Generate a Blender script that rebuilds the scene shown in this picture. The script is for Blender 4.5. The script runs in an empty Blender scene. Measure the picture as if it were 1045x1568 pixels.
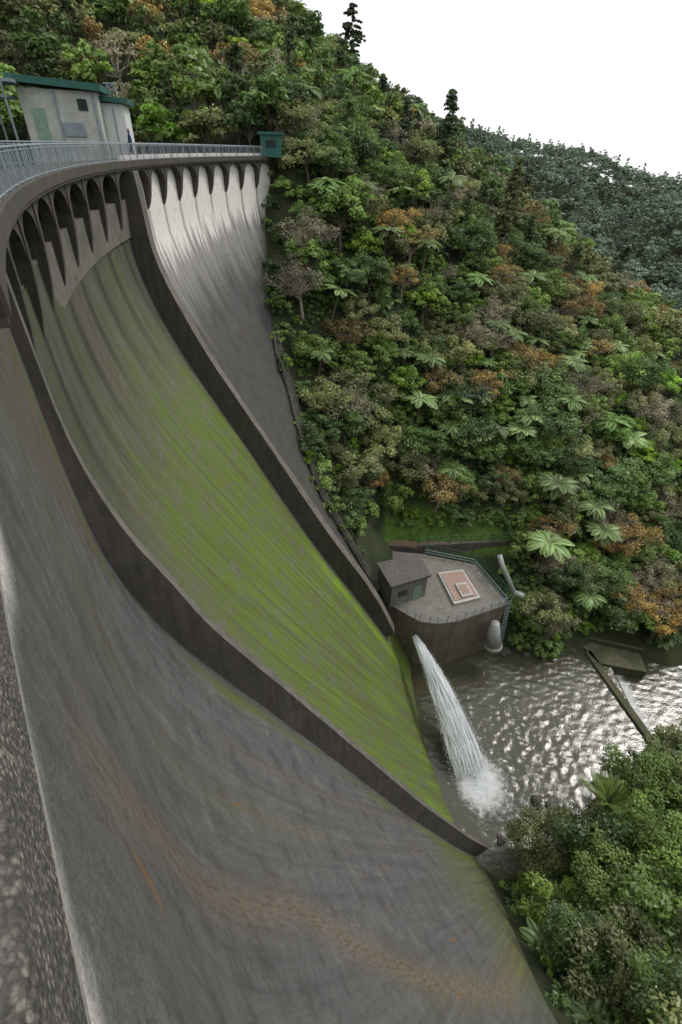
import bpy, math, random
import numpy as np
from mathutils import Matrix, Vector, noise
rng=np.random.default_rng(7); random.seed(7)
sc=bpy.context.scene
# ---------------------------------------------------------------- constants
R,CX,CY=81.41,64.715,49.4
ZA=[-65,-56,-52,-47,-38,-31,-25,-20,-16,-13,-10,-7,0];GA=[30,26.6,24.2,21.5,16.3,12,8.3,5.2,2.8,1.3,.1,-.7,-.9]
ZB=[-65,-56,-52,-45,-36,-30,-25,-20,-16,-13,-10,-7,0];GB=[27,22,19.5,15.6,10.6,7.3,4.8,2.5,1.0,.2,-.3,-.4,-.4]
def smooth_interp(z,zs,gs):
    return (np.interp(z-1.2,zs,gs)+2*np.interp(z,zs,gs)+np.interp(z+1.2,zs,gs))/4
def g(z,ph):
    t=np.clip((-8-np.asarray(ph))/22,0,1)
    return (1-t)*smooth_interp(np.asarray(z,float),ZA,GA)+t*smooth_interp(np.asarray(z,float),ZB,GB)
def P(ph,z,h=0.0,r=None):
    """point on the downstream face; h = height off the face towards the valley"""
    rr=(R-g(z,ph)-h) if r is None else r
    a=np.radians(ph)
    return np.stack([CX-rr*np.cos(a),CY+rr*np.sin(a),np.asarray(z,float)+0*np.asarray(ph,float)],-1)
DECK=-1.376
# ---------------------------------------------------------------- helpers
def new_obj(name,me,parent=None):
    o=bpy.data.objects.new(name,me); sc.collection.objects.link(o)
    if parent: o.parent=parent
    return o
def empty(name):
    o=bpy.data.objects.new(name,None); sc.collection.objects.link(o); return o
def mesh_np(name,V,F,mats=(),matidx=None,smooth=False):
    me=bpy.data.meshes.new(name)
    V=np.asarray(V,float)
    me.from_pydata([tuple(v) for v in V],[],[tuple(f) for f in F])
    for m in mats: me.materials.append(m)
    if matidx is not None: me.polygons.foreach_set('material_index',np.asarray(matidx,np.int32))
    if smooth: me.polygons.foreach_set('use_smooth',np.ones(len(F),bool))
    me.update(); return me
class MB:
    def __init__(s): s.V=[];s.F=[];s.M=[];s.S=[]
    def add(s,V,F,m=0,sh=1.0):
        o=len(s.V); s.V.extend([tuple(v) for v in V])
        for f in F: s.F.append(tuple(i+o for i in f)); s.M.append(m); s.S.append(sh)
    def box(s,c,sx,sy,sz,rot=0,m=0):
        x,y,z=c; V=[]
        for dz in(-.5,.5):
            for dx,dy in((-.5,-.5),(.5,-.5),(.5,.5),(-.5,.5)):
                X=dx*sx;Y=dy*sy
                V.append((x+X*math.cos(rot)-Y*math.sin(rot),y+X*math.sin(rot)+Y*math.cos(rot),z+dz*sz))
        s.add(V,[(3,2,1,0),(4,5,6,7),(0,1,5,4),(1,2,6,5),(2,3,7,6),(3,0,4,7)],m)
    def prism(s,poly,z0,z1,m=0):
        n=len(poly); V=[(p[0],p[1],z0) for p in poly]+[(p[0],p[1],z1) for p in poly]
        a=sum(poly[i][0]*poly[(i+1)%n][1]-poly[(i+1)%n][0]*poly[i][1] for i in range(n))
        F=[tuple(range(n,2*n)),tuple(range(n-1,-1,-1))]+[(i,(i+1)%n,n+(i+1)%n,n+i) for i in range(n)]
        if a<0: F=[tuple(reversed(f)) for f in F]
        s.add(V,F,m)
    def tube(s,pts,rad,n=6,m=0,sh=1.0,cap=True):
        pts=[np.array(p,float) for p in pts]; k=len(pts)
        if np.isscalar(rad): rad=[rad]*k
        V=[]
        for i in range(k):
            t=pts[min(i+1,k-1)]-pts[max(i-1,0)]; t=t/(np.linalg.norm(t)+1e-9)
            a=np.array([0,0,1.]) if abs(t[2])<.9 else np.array([1.,0,0])
            u=np.cross(t,a);u/=np.linalg.norm(u);w=np.cross(t,u)
            for j in range(n):
                q=2*math.pi*j/n; V.append(pts[i]+rad[i]*(math.cos(q)*u+math.sin(q)*w))
        F=[(i*n+j,i*n+(j+1)%n,(i+1)*n+(j+1)%n,(i+1)*n+j) for i in range(k-1) for j in range(n)]
        F=[tuple(reversed(f)) for f in F]
        if cap: F+= [tuple(range(n)),tuple(range(k*n-1,(k-1)*n-1,-1))]
        s.add(V,F,m,sh)
    def quads(s,C,U,W,m,sh):
        """leaf cards: rhombic quads, centre C, half axes U,W"""
        o=len(s.V); n=len(C)
        V=np.stack([C-U,C-W*0.9+U*0.1,C+U,C+W*0.9+U*0.1],1).reshape(-1,3)
        s.V.extend(map(tuple,V.tolist()))
        s.F.extend([(o+4*i,o+4*i+1,o+4*i+2,o+4*i+3) for i in range(n)])
        s.M.extend([m]*n); s.S.extend(list(sh))
    def mesh(s,name,mats,smooth=False):
        me=mesh_np(name,s.V,s.F,mats,s.M,smooth)
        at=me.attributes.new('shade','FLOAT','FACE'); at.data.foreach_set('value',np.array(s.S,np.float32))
        return me
# ---------------------------------------------------------------- node helpers
def mat(name):
    m=bpy.data.materials.new(name); m.use_nodes=True
    nt=m.node_tree; b=nt.nodes['Principled BSDF']; return m,nt,b
def N(nt,t,**k):
    n=nt.nodes.new(t)
    for a,v in k.items(): setattr(n,a,v)
    return n
def L(nt,a,b): nt.links.new(a,b)
def noise_tex(nt,vec,scale,detail=4,rough=.55):
    n=N(nt,'ShaderNodeTexNoise'); n.inputs['Scale'].default_value=scale; n.inputs['Detail'].default_value=detail; n.inputs['Roughness'].default_value=rough
    if vec is not None: L(nt,vec,n.inputs['Vector'])
    return n.outputs['Fac']
def ramp(nt,fac,stops):
    r=N(nt,'ShaderNodeValToRGB'); e=r.color_ramp.elements
    while len(e)<len(stops): e.new(.5)
    for el,(p,c) in zip(e,stops):
        el.position=p; el.color=(c,c,c,1) if np.isscalar(c) else (*c,1)
    L(nt,fac,r.inputs['Fac']); return r.outputs['Color']
def mix(nt,fac,a,b,mode='MIX'):
    n=N(nt,'ShaderNodeMix',data_type='RGBA',blend_type=mode)
    for idx,v in((0,fac),(6,a),(7,b)):
        if isinstance(v,bpy.types.NodeSocket): L(nt,v,n.inputs[idx])
        elif idx==0: n.inputs[0].default_value=v
        else: n.inputs[idx].default_value=(*v,1) if len(v)==3 else v
    return n.outputs[2]
def math_(nt,op,a,b=None,clamp=False):
    n=N(nt,'ShaderNodeMath',operation=op,use_clamp=clamp)
    for i,v in((0,a),(1,b)):
        if v is None: continue
        if isinstance(v,bpy.types.NodeSocket): L(nt,v,n.inputs[i])
        else: n.inputs[i].default_value=v
    return n.outputs[0]
def attr(nt,name):
    n=N(nt,'ShaderNodeAttribute',attribute_name=name); return n
def mapping(nt,vec,scale,loc=(0,0,0)):
    n=N(nt,'ShaderNodeMapping'); n.inputs['Scale'].default_value=scale; n.inputs['Location'].default_value=loc; L(nt,vec,n.inputs['Vector']); return n.outputs[0]
def bump(nt,b,h,strength=.3,dist=.05):
    n=N(nt,'ShaderNodeBump'); n.inputs['Strength'].default_value=strength; n.inputs['Distance'].default_value=dist
    L(nt,h,n.inputs['Height']); L(nt,n.outputs[0],b.inputs['Normal'])
# ---------------------------------------------------------------- materials
def concrete(name,col,dark=.5,moss=0.0,scale=1.0,rough=.9,streak=True):
    m,nt,b=mat(name); tc=N(nt,'ShaderNodeTexCoord').outputs['Object']
    n1=noise_tex(nt,tc,.6*scale,5,.65); n2=noise_tex(nt,mapping(nt,tc,(3*scale,3*scale,.35*scale)),1.0,5,.6); n3=noise_tex(nt,tc,9*scale,5,.7)
    c=mix(nt,ramp(nt,n1,[(.35,1.),(.65,0.)]),col,tuple(x*dark for x in col))
    if streak: c=mix(nt,ramp(nt,n2,[(.42,0.),(.62,.75)]),c,tuple(x*dark*.7 for x in col))
    c=mix(nt,ramp(nt,n3,[(.3,.0),(.75,.45)]),c,tuple(min(1,x*1.5) for x in col))
    if moss>0: c=mix(nt,ramp(nt,noise_tex(nt,tc,1.3*scale,5,.7),[(.55-.15*moss,0.),(.68,moss)]),c,(.045,.065,.015))
    L(nt,c,b.inputs['Base Color']); b.inputs['Roughness'].default_value=rough
    bump(nt,b,n3,.5,.03); return m
M_conc=concrete('weathered_concrete',(.17,.155,.135),.5,.5)
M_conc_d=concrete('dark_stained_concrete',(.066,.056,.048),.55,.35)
M_conc_l=concrete('pale_concrete',(.30,.29,.26),.7,0)
M_deck=concrete('deck_concrete',(.075,.065,.055),.6,.2)
M_brown=concrete('brown_concrete',(.135,.118,.104),.55,.35)
def simple(name,col,rough=.5,metal=0,var=.25,sc_=3):
    m,nt,b=mat(name); tc=N(nt,'ShaderNodeTexCoord').outputs['Object']
    n=noise_tex(nt,tc,sc_,4,.6)
    L(nt,mix(nt,ramp(nt,n,[(.3,0.),(.7,1.)]),tuple(x*(1-var) for x in col),tuple(min(1,x*(1+var*.5)) for x in col)),b.inputs['Base Color'])
    b.inputs['Roughness'].default_value=rough; b.inputs['Metallic'].default_value=metal; return m
M_galv=simple('galvanised_steel',(.26,.31,.34),.5,.3)
M_wall=simple('painted_plaster',(.45,.465,.42),.8,0,.25,1.2)
M_white=simple('white_cladding',(.66,.68,.66),.6,0,.1)
M_teal=simple('green_roof_sheet',(.02,.11,.09),.45,0,.3)
M_glass=simple('dark_window',(.03,.04,.04),.15)
M_pgreen=simple('pale_green_door',(.22,.34,.25),.6)
M_pink=simple('pink_paving',(.36,.25,.21),.85,0,.25,5)
M_bluepipe=simple('pale_steel_pipe',(.36,.37,.35),.45,0,.35)
M_blue=simple('dark_blue_cloth',(.03,.05,.12),.8); M_skin=simple('skin',(.4,.25,.18),.6)
# dam face
def face_mat():
    m,nt,b=mat('dam_face_concrete')
    uv=N(nt,'ShaderNodeUVMap',uv_map='face').outputs[0]
    moss=attr(nt,'moss').outputs['Fac']; white=attr(nt,'white').outputs['Fac']; brown=attr(nt,'brown').outputs['Fac']; dark=attr(nt,'dark').outputs['Fac']
    sA=noise_tex(nt,mapping(nt,uv,(2.0,.06,1)),1.,6,.68)
    sB=noise_tex(nt,mapping(nt,uv,(8,1.3,1),(3,7,0)),1.,5,.74)
    sL=noise_tex(nt,mapping(nt,uv,(4.0,.06,1),(13,1,0)),1.,5,.7)
    nb=noise_tex(nt,mapping(nt,uv,(.6,.6,1)),1.,6,.76)
    nf=noise_tex(nt,mapping(nt,uv,(7,7,1)),1.,5,.8)
    ng=noise_tex(nt,mapping(nt,uv,(40,44,1)),1.,3,.85)
    c=mix(nt,ramp(nt,sA,[(.35,0.),(.65,1.)]),(.092,.090,.089),(.128,.125,.122))
    c=mix(nt,ramp(nt,sB,[(.52,0.),(.66,.32)]),c,(.052,.050,.050))
    c=mix(nt,ramp(nt,sB,[(.30,.30),(.42,0.)]),c,(.20,.195,.188))
    c=mix(nt,ramp(nt,sL,[(.58,0.),(.68,.4)]),c,(.055,.053,.052))
    c=mix(nt,ramp(nt,sL,[(.30,.35),(.38,0.)]),c,(.21,.205,.195))
    c=mix(nt,ramp(nt,nb,[(.50,0.),(.62,.6)]),c,(.058,.055,.053))
    c=mix(nt,ramp(nt,nb,[(.36,.45),(.43,0.)]),c,(.19,.186,.178))
    # horizontal construction lift joints, every ~2.4 m up the face
    sp=N(nt,'ShaderNodeSeparateXYZ'); L(nt,uv,sp.inputs[0])
    fr_=math_(nt,'FRACT',math_(nt,'ADD',math_(nt,'MULTIPLY',sp.outputs[1],.41),math_(nt,'MULTIPLY',nf,.02)))
    lj=math_(nt,'MULTIPLY',ramp(nt,fr_,[(0.,1.),(.018,0.)]),ramp(nt,nb,[(.38,.0),(.52,.55)]))
    c=mix(nt,lj,c,(.035,.033,.031))
    bf=math_(nt,'MULTIPLY',brown,ramp(nt,math_(nt,'ADD',math_(nt,'MULTIPLY',sB,.5),math_(nt,'MULTIPLY',nb,.5)),[(.38,.25),(.54,.9)]),True)
    c=mix(nt,bf,c,mix(nt,ramp(nt,sB,[(.35,0.),(.6,1.)]),(.23,.19,.145),(.115,.080,.054)))
    mn=ramp(nt,math_(nt,'ADD',math_(nt,'MULTIPLY',sB,.4),math_(nt,'MULTIPLY',nb,.7)),[(.44,.30),(.58,1.)])
    mf=math_(nt,'MULTIPLY',moss,mn,True)
    mc=mix(nt,ramp(nt,math_(nt,'ADD',math_(nt,'MULTIPLY',sA,.55),math_(nt,'MULTIPLY',nf,.45)),[(.42,0.),(.58,1.)]),(.090,.102,.028),(.132,.195,.020))
    mc=mix(nt,ramp(nt,nf,[(.50,0.),(.72,.7)]),mc,(.050,.054,.026))
    lush=attr(nt,'lush').outputs['Fac']; mc=mix(nt,lush,mc,(.18,.31,.016))
    c=mix(nt,mf,c,mc)
    ru=math_(nt,'MULTIPLY',ramp(nt,noise_tex(nt,mapping(nt,uv,(1.8,.22,1),(1,19,0)),1.,3,.6),[(.68,0.),(.72,1.)]),.75)
    c=mix(nt,ru,c,(.24,.12,.03))
    wf=math_(nt,'MULTIPLY',white,ramp(nt,sB,[(.50,1.),(.70,.5)]),True)
    c=mix(nt,wf,c,mix(nt,nb,(.70,.65,.60),(.84,.82,.79)))
    c=mix(nt,dark,c,(.032,.028,.024))
    c=mix(nt,1.,c,ramp(nt,nf,[(.3,.80),(.7,1.22)]),'MULTIPLY')
    c=mix(nt,1.,c,ramp(nt,ng,[(.3,.5),(.7,1.5)]),'MULTIPLY')
    L(nt,c,b.inputs['Base Color'])
    L(nt,ramp(nt,sA,[(.3,.6),(.6,.85)]),b.inputs['Roughness'])
    b.inputs['Specular IOR Level'].default_value=.3
    h=math_(nt,'ADD',math_(nt,'MULTIPLY',nf,.4),math_(nt,'MULTIPLY',ng,.5))
    bump(nt,b,h,.5,.035)
    return m
M_face=face_mat()
def leaf_mat(name,c1,c2,trans=.3,k=2.0):
    m,nt,b=mat(name); c1=tuple(x*k for x in c1); c2=tuple(x*k for x in c2)
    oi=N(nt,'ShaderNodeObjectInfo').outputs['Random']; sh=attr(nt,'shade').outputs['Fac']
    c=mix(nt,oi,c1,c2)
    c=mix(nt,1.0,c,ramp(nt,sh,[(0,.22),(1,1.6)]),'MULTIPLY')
    r2=math_(nt,'FRACT',math_(nt,'MULTIPLY',oi,17.3))
    v=ramp(nt,r2,[(0,.65),(1,1.4)]); c=mix(nt,1.0,c,v,'MULTIPLY')
    nt.nodes.remove(b)
    d=N(nt,'ShaderNodeBsdfDiffuse'); L(nt,c,d.inputs[0]); out=d.outputs[0]
    if trans>0:
        t=N(nt,'ShaderNodeBsdfTranslucent'); L(nt,c,t.inputs[0]); ms=N(nt,'ShaderNodeMixShader'); ms.inputs[0].default_value=trans
        L(nt,out,ms.inputs[1]); L(nt,t.outputs[0],ms.inputs[2]); out=ms.outputs[0]
    gl=N(nt,'ShaderNodeBsdfGlossy'); gl.inputs['Roughness'].default_value=.45; gl.inputs[0].default_value=(1,1,1,1); m2=N(nt,'ShaderNodeMixShader'); m2.inputs[0].default_value=.035
    L(nt,out,m2.inputs[1]); L(nt,gl.outputs[0],m2.inputs[2]); out=m2.outputs[0]
    L(nt,out,nt.nodes['Material Output'].inputs[0])
    return m
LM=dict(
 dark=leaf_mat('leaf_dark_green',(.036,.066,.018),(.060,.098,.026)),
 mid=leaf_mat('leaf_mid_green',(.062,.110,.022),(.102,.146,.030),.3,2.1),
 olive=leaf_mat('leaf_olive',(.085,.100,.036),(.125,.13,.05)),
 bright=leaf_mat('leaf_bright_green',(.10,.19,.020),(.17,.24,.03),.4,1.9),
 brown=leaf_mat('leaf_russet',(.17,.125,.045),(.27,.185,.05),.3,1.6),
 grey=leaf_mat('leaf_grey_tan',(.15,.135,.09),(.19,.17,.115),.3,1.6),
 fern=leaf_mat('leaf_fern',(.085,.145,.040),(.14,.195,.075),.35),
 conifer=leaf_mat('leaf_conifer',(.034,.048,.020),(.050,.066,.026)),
 far=leaf_mat('leaf_far_hill_hazed',(.072,.104,.070),(.092,.118,.080),.0,2.1),  # distance haze is put into this paler leaf colour
)
M_bark=simple('bark',(.13,.105,.08),.9,0,.4); M_bark_l=simple('pale_bark',(.34,.30,.25),.9,0,.3)
# ---------------------------------------------------------------- terrain function
ctrl=[]
E=[(24,-2.1),(21.7,-4.3),(19.7,-8.7),(17.8,-13),(13.8,-17.5),(9.5,-21.6),(7.1,-25.4),(2.5,-29.7),(-1.4,-34.2),(-3.2,-39.8),(-4.2,-44),(-6,-48.5)]
for ph,z in E: ctrl.append(tuple(P(ph,z)))
for ph,z in [(-37.3,-53.1),(-39.8,-46.2),(-41.6,-41.3),(-47,-30),(-52,-18),(-58,-6)]: ctrl.append(tuple(P(ph,z)))
ctrl+=[(7.8,54.4,-47.2),(12,53.5,-47.2),(20,54.5,-47.2),(27.5,54.8,-47.2),(8,57.5,-44),(20,57.8,-44.0),(30,56,-45),(2,52,-39),(4,56,-40.5),(-1,56,-33),(4,61,-35),(-5,62,-26),
 (27,49,-49.5),(30,45,-53),(34.4,44,-55.2),(8,46,-49),(6,42,-52),(24,44,-55),(14,45,-57),
 (15,35,-58.5),(20,32,-58.5),(25,37,-58.5),(30,35,-58.5),(22,26,-58.5),(17,24,-60),(12,34,-60),(12,28,-60),(14,22,-60),(16.2,20.2,-59),(9,36,-60),(19.5,20.5,-58.5),
 (37,36,-58.5),(42,38,-59),(50,37,-59.5),(60,37,-60),(80,40,-61),(40,44,-56.5),(48,44,-56),(60,47,-54),
 (20,16.5,-56.8),(24,20,-56.8),(29,25,-56.8),(36,29,-57),(45,31,-57),(60,30,-55),
 (22,12,-51.5),(28,16,-52),(35,22,-53),(45,24,-50),(19,6,-46),(27,8,-46.5),(36,12,-46),(50,14,-42),(70,16,-36),(22,-4,-37),(35,0,-37),(50,-2,-30),(70,0,-22),(20,-15,-22),(30,-30,-10),(60,-30,-5),(100,-20,0),(100,20,-30),
 (0,66,-26),(3,75,-17),(10,63,-36),(12,72,-28),(15,85,-18),(20,100,-12),(25,115,-10),(24,66,-38),(28,78,-30),(32,95,-22),(38,115,-17),
 (38,60,-45),(42,72,-38),(48,92,-30),(52,60,-48),(62,70,-44),(75,60,-50),(90,70,-48),(68,90,-37),(80,95,-38),
 (-9.5,82,-1.6),(-5,84,-3),(0,88,-6),(5,100,-5),(0,115,1),(-12,90,0),(-14,100,4),
 (-24,229,31),(-7,215,20),(7,200,8),(25,178,-3),(34,161,-9),(44,143,-16),(53,129,-21),(61,115,-28),(70,104,-33),(85,92,-40),(100,80,-45),
 (-10,140,8),(5,150,2),(-10,175,16),(-30,95,-1),(-35,112,6),(-35,150,22),(-30,195,35),(-45,92,-3),(-60,100,2),(-60,140,24),(-70,200,50),(-75,90,4),(-110,150,45),(-150,120,45),(-100,90,15),(-60,70,-9),(-40,65,-9),(-90,50,-5),(-140,60,25),
 (-25,45,-10),(-25,20,-10),(-18,0,-9),(-50,30,-10),(-60,0,-8),(-10,-30,-4),(-60,-60,5),(0,-60,0),
 (40,240,-55),(90,220,-80),(120,160,-80),(150,110,-75),(110,110,-62),(20,300,-40),(-40,300,10),(150,50,-66),(200,60,-70),(200,0,-40),
 (-100,350,40),(150,300,-85),(300,200,-80),(250,120,-75),(100,400,-50),(220,370,-55),(330,330,-50),
 ]
def polar(az,d,z): ctrl.append((d*math.sin(math.radians(az)),d*math.cos(math.radians(az)),z))
for az,el in((-8,5.8),(0,4.2),(5,3.0),(8,2.2),(10.5,1.7),(15,.9),(19,.2),(22.7,-.7),(26,-1.6),(29,-2.3),(34,-3.1),(42,-2),(52,0)):
    for d in (680,): polar(az,d,d*math.tan(math.radians(el))-7)
    polar(az,560,560*math.tan(math.radians(el))-42); polar(az,900,-90)
for az in range(-180,181,30): polar(az,1500,-120)
for az in(-40,-70,-110,-150,150,110,80): polar(az,400,60)
ctrl=np.array(ctrl,float)
def rbf_fit(C):
    n=len(C);D=np.hypot(C[:,None,0]-C[None,:,0],C[:,None,1]-C[None,:,1])
    A=np.zeros((n+3,n+3));A[:n,:n]=D+np.eye(n)*-.15;A[:n,n]=1;A[:n,n+1:]=C[:,:2]/100;A[n,:n]=1;A[n+1:,:n]=C[:,:2].T/100
    return np.linalg.solve(A,np.concatenate([C[:,2],[0,0,0]]))
Wt=rbf_fit(ctrl)
def terr(x,y,rough=True):
    x=np.atleast_1d(np.asarray(x,float));y=np.atleast_1d(np.asarray(y,float)); out=np.zeros_like(x)
    for i in range(0,len(x),20000):
        s=slice(i,i+20000);D=np.hypot(x[s,None]-ctrl[None,:,0],y[s,None]-ctrl[None,:,1])
        out[s]=D@Wt[:-3]+Wt[-3]+Wt[-2]*x[s]/100+Wt[-1]*y[s]/100
    d=np.hypot(x,y)
    if rough:
        k=np.clip((d-60)/250,0.0,1)
        fr_=np.clip((d-300)/200,0,1)
        out+=k*(5*np.sin(x/31+1.3*np.sin(y/47))*np.cos(y/38+.7)+ 19*fr_*np.sin(x/37+y/120+2*np.sin(y/90))+8*fr_*np.sin(x/17-y/33))*np.clip(1-(d-560)/100,0.25,1)
    r=np.hypot(x-CX,y-CY);ph=np.degrees(np.arctan2(y-CY,CX-x))
    m=(r>R-1)&(r<R+6)&(ph<21.5)&(ph>-80); out=np.where(m,np.minimum(out,-6),out)
    return out
def axis(lo,hi,step,lim):
    a=list(np.arange(lo,hi+.01,step)); s=step; v=hi
    while v<lim: s*=1.12; v+=s; a.append(v)
    s=step;v=lo
    while v>-lim: s*=1.12; v-=s; a.insert(0,v)
    return np.array(a)
xs=axis(-30,75,1.0,1900);ys=axis(-5,115,1.0,1900)
X,Y=np.meshgrid(xs,ys);x=X.ravel();y=Y.ravel();z=terr(x,y)
nz=np.array([noise.noise(Vector((a*.35,b*.35,0)))*.35+noise.noise(Vector((a*1.1,b*1.1,3)))*.12 for a,b in zip(x,y)])
z=z+nz
nx,ny=len(xs),len(ys)
idx=np.arange(nx*ny).reshape(ny,nx)
F=np.stack([idx[:-1,:-1],idx[:-1,1:],idx[1:,1:],idx[1:,:-1]],-1).reshape(-1,4)
m,nt,b=mat('forest_floor'); tc=N(nt,'ShaderNodeTexCoord').outputs['Object']
c=mix(nt,ramp(nt,noise_tex(nt,tc,.5,5,.7),[(.35,0.),(.65,1.)]),(.022,.030,.011),(.05,.052,.025))
c=mix(nt,ramp(nt,noise_tex(nt,tc,4,5,.7),[(.4,0.),(.7,.8)]),c,(.03,.055,.012))
gr=attr(nt,'grass').outputs['Fac']; gr=math_(nt,'MULTIPLY',gr,ramp(nt,noise_tex(nt,tc,1.2,5,.7),[(.35,.2),(.55,1.)]))
c=mix(nt,gr,c,mix(nt,noise_tex(nt,tc,3,5,.7),(.05,.10,.015),(.13,.24,.03)))
L(nt,c,b.inputs['Base Color']); b.inputs['Roughness'].default_value=.95; bump(nt,b,noise_tex(nt,tc,5,5,.7),.8,.2)
me=mesh_np('terrain',np.stack([x,y,z],-1),F.tolist(),[m],smooth=True)
gm=((y>53)&(y<58.5)&(x>6)&(x<31)).astype(np.float32); at=me.attributes.new('grass','FLOAT','POINT'); at.data.foreach_set('value',gm)
new_obj('terrain',me)
# ---------------------------------------------------------------- dam face
phs=np.arange(-80,22.6,.2); zs=np.concatenate([np.arange(-1.0,-2.6,-.1),np.arange(-2.6,-20,-.35),np.arange(-20,-62,-.5)])
PH,ZZ=np.meshgrid(phs,zs); PHf=PH.ravel();ZZf=ZZ.ravel()
V=P(PHf,ZZf); 
ni=len(phs);nj=len(zs)
idx=np.arange(ni*nj).reshape(nj,ni)
F=np.stack([idx[:-1,:-1],idx[1:,:-1],idx[1:,1:],idx[:-1,1:]],-1).reshape(-1,4)
cz=ZZ[:-1,:-1].ravel(); cp=PH[:-1,:-1].ravel()
F=F[~((cz>-3.6)&(cp>-27.5)&(cp<-4.6))]
me=mesh_np('dam_face',V,F.tolist(),[M_face],smooth=True)
uvl=me.uv_layers.new(name='face'); li=np.zeros(len(me.loops),np.int32); me.loops.foreach_get('vertex_index',li)
arc=np.concatenate([[0],np.cumsum(np.hypot(np.diff(zs),np.diff(g(zs,-30.))))]); varc=-np.repeat(arc,ni)
uvc=np.stack([np.radians(PHf)*R,varc],-1)[li]; uvl.data.foreach_set('uv',uvc.ravel())
Bz=[-60,-56,-52,-39,-30,-22.8,-17,-12.7,-9,-6,-2];Bp=[-33.4,-32.8,-31.9,-29.7,-28.3,-27.8,-27.9,-28.3,-28.7,-28.7,-28.7]
Az=[-50,-42,-35,-30,-25,-20,-16,-12,-8.5,-4,-1];Ap=[-11,-10.4,-10.2,-9.4,-8.4,-7.2,-6.5,-6.1,-5.9,-5.2,-4.8]
def pB(z): return sum(np.interp(z+d,Bz,Bp) for d in(-2.5,-1.2,0,1.2,2.5))/5
def pA(z): return sum(np.interp(z+d,Az,Ap) for d in(-2.5,-1.2,0,1.2,2.5))/5
def sstep(a,b,x): t=np.clip((x-a)/(b-a),0,1); return t*t*(3-2*t)
inner=sstep(0,.6,PHf-pB(ZZf))*sstep(0,.6,np.where(ZZf>-50,pA(ZZf),30)-PHf)
dep=-ZZf
wob=np.array([noise.noise(Vector((a*.25,b*.06,0))) for a,b in zip(PHf*1.4,ZZf)])
wob2=np.array([noise.noise(Vector((a*.9,b*.12,7))) for a,b in zip(PHf*1.4,ZZf)])
wob3=np.array([noise.noise(Vector((a*2.6,b*.10,17))) for a,b in zip(PHf*1.4,ZZf)])
fr=(PHf-pB(ZZf))/np.maximum(pA(ZZf)-pB(ZZf),1)
moss=inner*np.clip(.48+.44*sstep(7,20,dep)+.45*fr*sstep(12,30,dep)+wob*.6+wob3*.35,0,1.25)
dA=pA(ZZf)-PHf
lush=inner*np.exp(-((dA-1.2-.25*wob2)/.5)**2)*sstep(30,38,dep)*np.clip(.8+wob3,0,1)
tl=inner*np.exp(-((PHf+31.5-.42*(57-dep))/1.2)**2)*sstep(46,52,dep)*.6; lush=np.clip(lush+tl+.45*inner*np.clip(wob3*2-.25,0,1)*sstep(12,28,dep),0,1)
outB=1-sstep(-.5,0,PHf-pB(ZZf))
moss+=outB*np.clip(.75*sstep(36,52,dep)+.3*wob,0,.6)
moss+=outB*.9*np.exp(-((PHf-pB(ZZf)+.6)/.3)**2)*np.clip(.4+3*wob2,0,1)
far=sstep(.3,1.2,PHf-pA(ZZf))*(ZZf>-50)
moss+=far*np.clip(.1+wob*.6,0,.3)*sstep(20,40,dep)
dw=dep+2.6*wob3+1.2*wob2+.06*(PHf-5)
white=far*(1-sstep(7.0,9.5,dw))*1.0
white+=.25*far*(1-sstep(9,15,dw))
white+=.75*outB*(1-sstep(1.85,2.15,dep+.4*wob2))
bay=(PHf-(-27.2))/2.9; frac=np.abs(bay-np.round(bay))
streak=np.exp(-(frac/.05)**2)*far*(1-sstep(6,11,dep+2*wob))
dark=streak*.75
dark+=inner*(1-sstep(7,16,dep+2*wob+3*wob3))*(.26+.6*np.exp(-(frac/.13)**2))
dark+=inner*.4*np.clip(wob3*2.2-.35,0,1)*(1-sstep(20,34,dep))
dark+=far*(.5*sstep(9,20,dep+3*wob3))
bw=np.interp(ZZf,[-9.5,-5.5,-3.7,-1],[-29.2,-31.0,-31.9,-32.2])
blk=sstep(-.3,.1,PHf-bw)*outB*(ZZf>-9.5); dark+=blk*.25
sc0=np.interp(dep,[2,7,18,27,36],[-36,-35.2,-34.6,-36.9,-39])
brown=outB*(.95*np.exp(-((PHf-sc0+.25*wob2)/(.20+.012*dep))**2)*sstep(2,4,dep)+.35*np.exp(-((PHf+32.4)/.3)**2)*np.clip(.5+2*wob2,0,1)+.3*np.exp(-((PHf+42)/.5)**2)+.3*np.exp(-((PHf+30.6)/.2)**2)*sstep(14,20,dep))
brown+=outB*.2*np.clip(wob,0,1)+blk*.7
brown+=inner*.35*np.clip(-wob+.1,0,1)*(1-.6*sstep(14,26,dep))+inner*np.exp(-((PHf+17)/1.2)**2)*.35*(1-sstep(12,25,dep))
for nme,a in(('moss',moss),('white',white),('dark',dark),('brown',brown),('lush',lush)):
    at=me.attributes.new(nme,'FLOAT','POINT'); at.data.foreach_set('value',np.clip(a,0,1).astype(np.float32))
dam=empty('concrete_arch_dam')
new_obj('downstream_face',me,dam)
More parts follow.
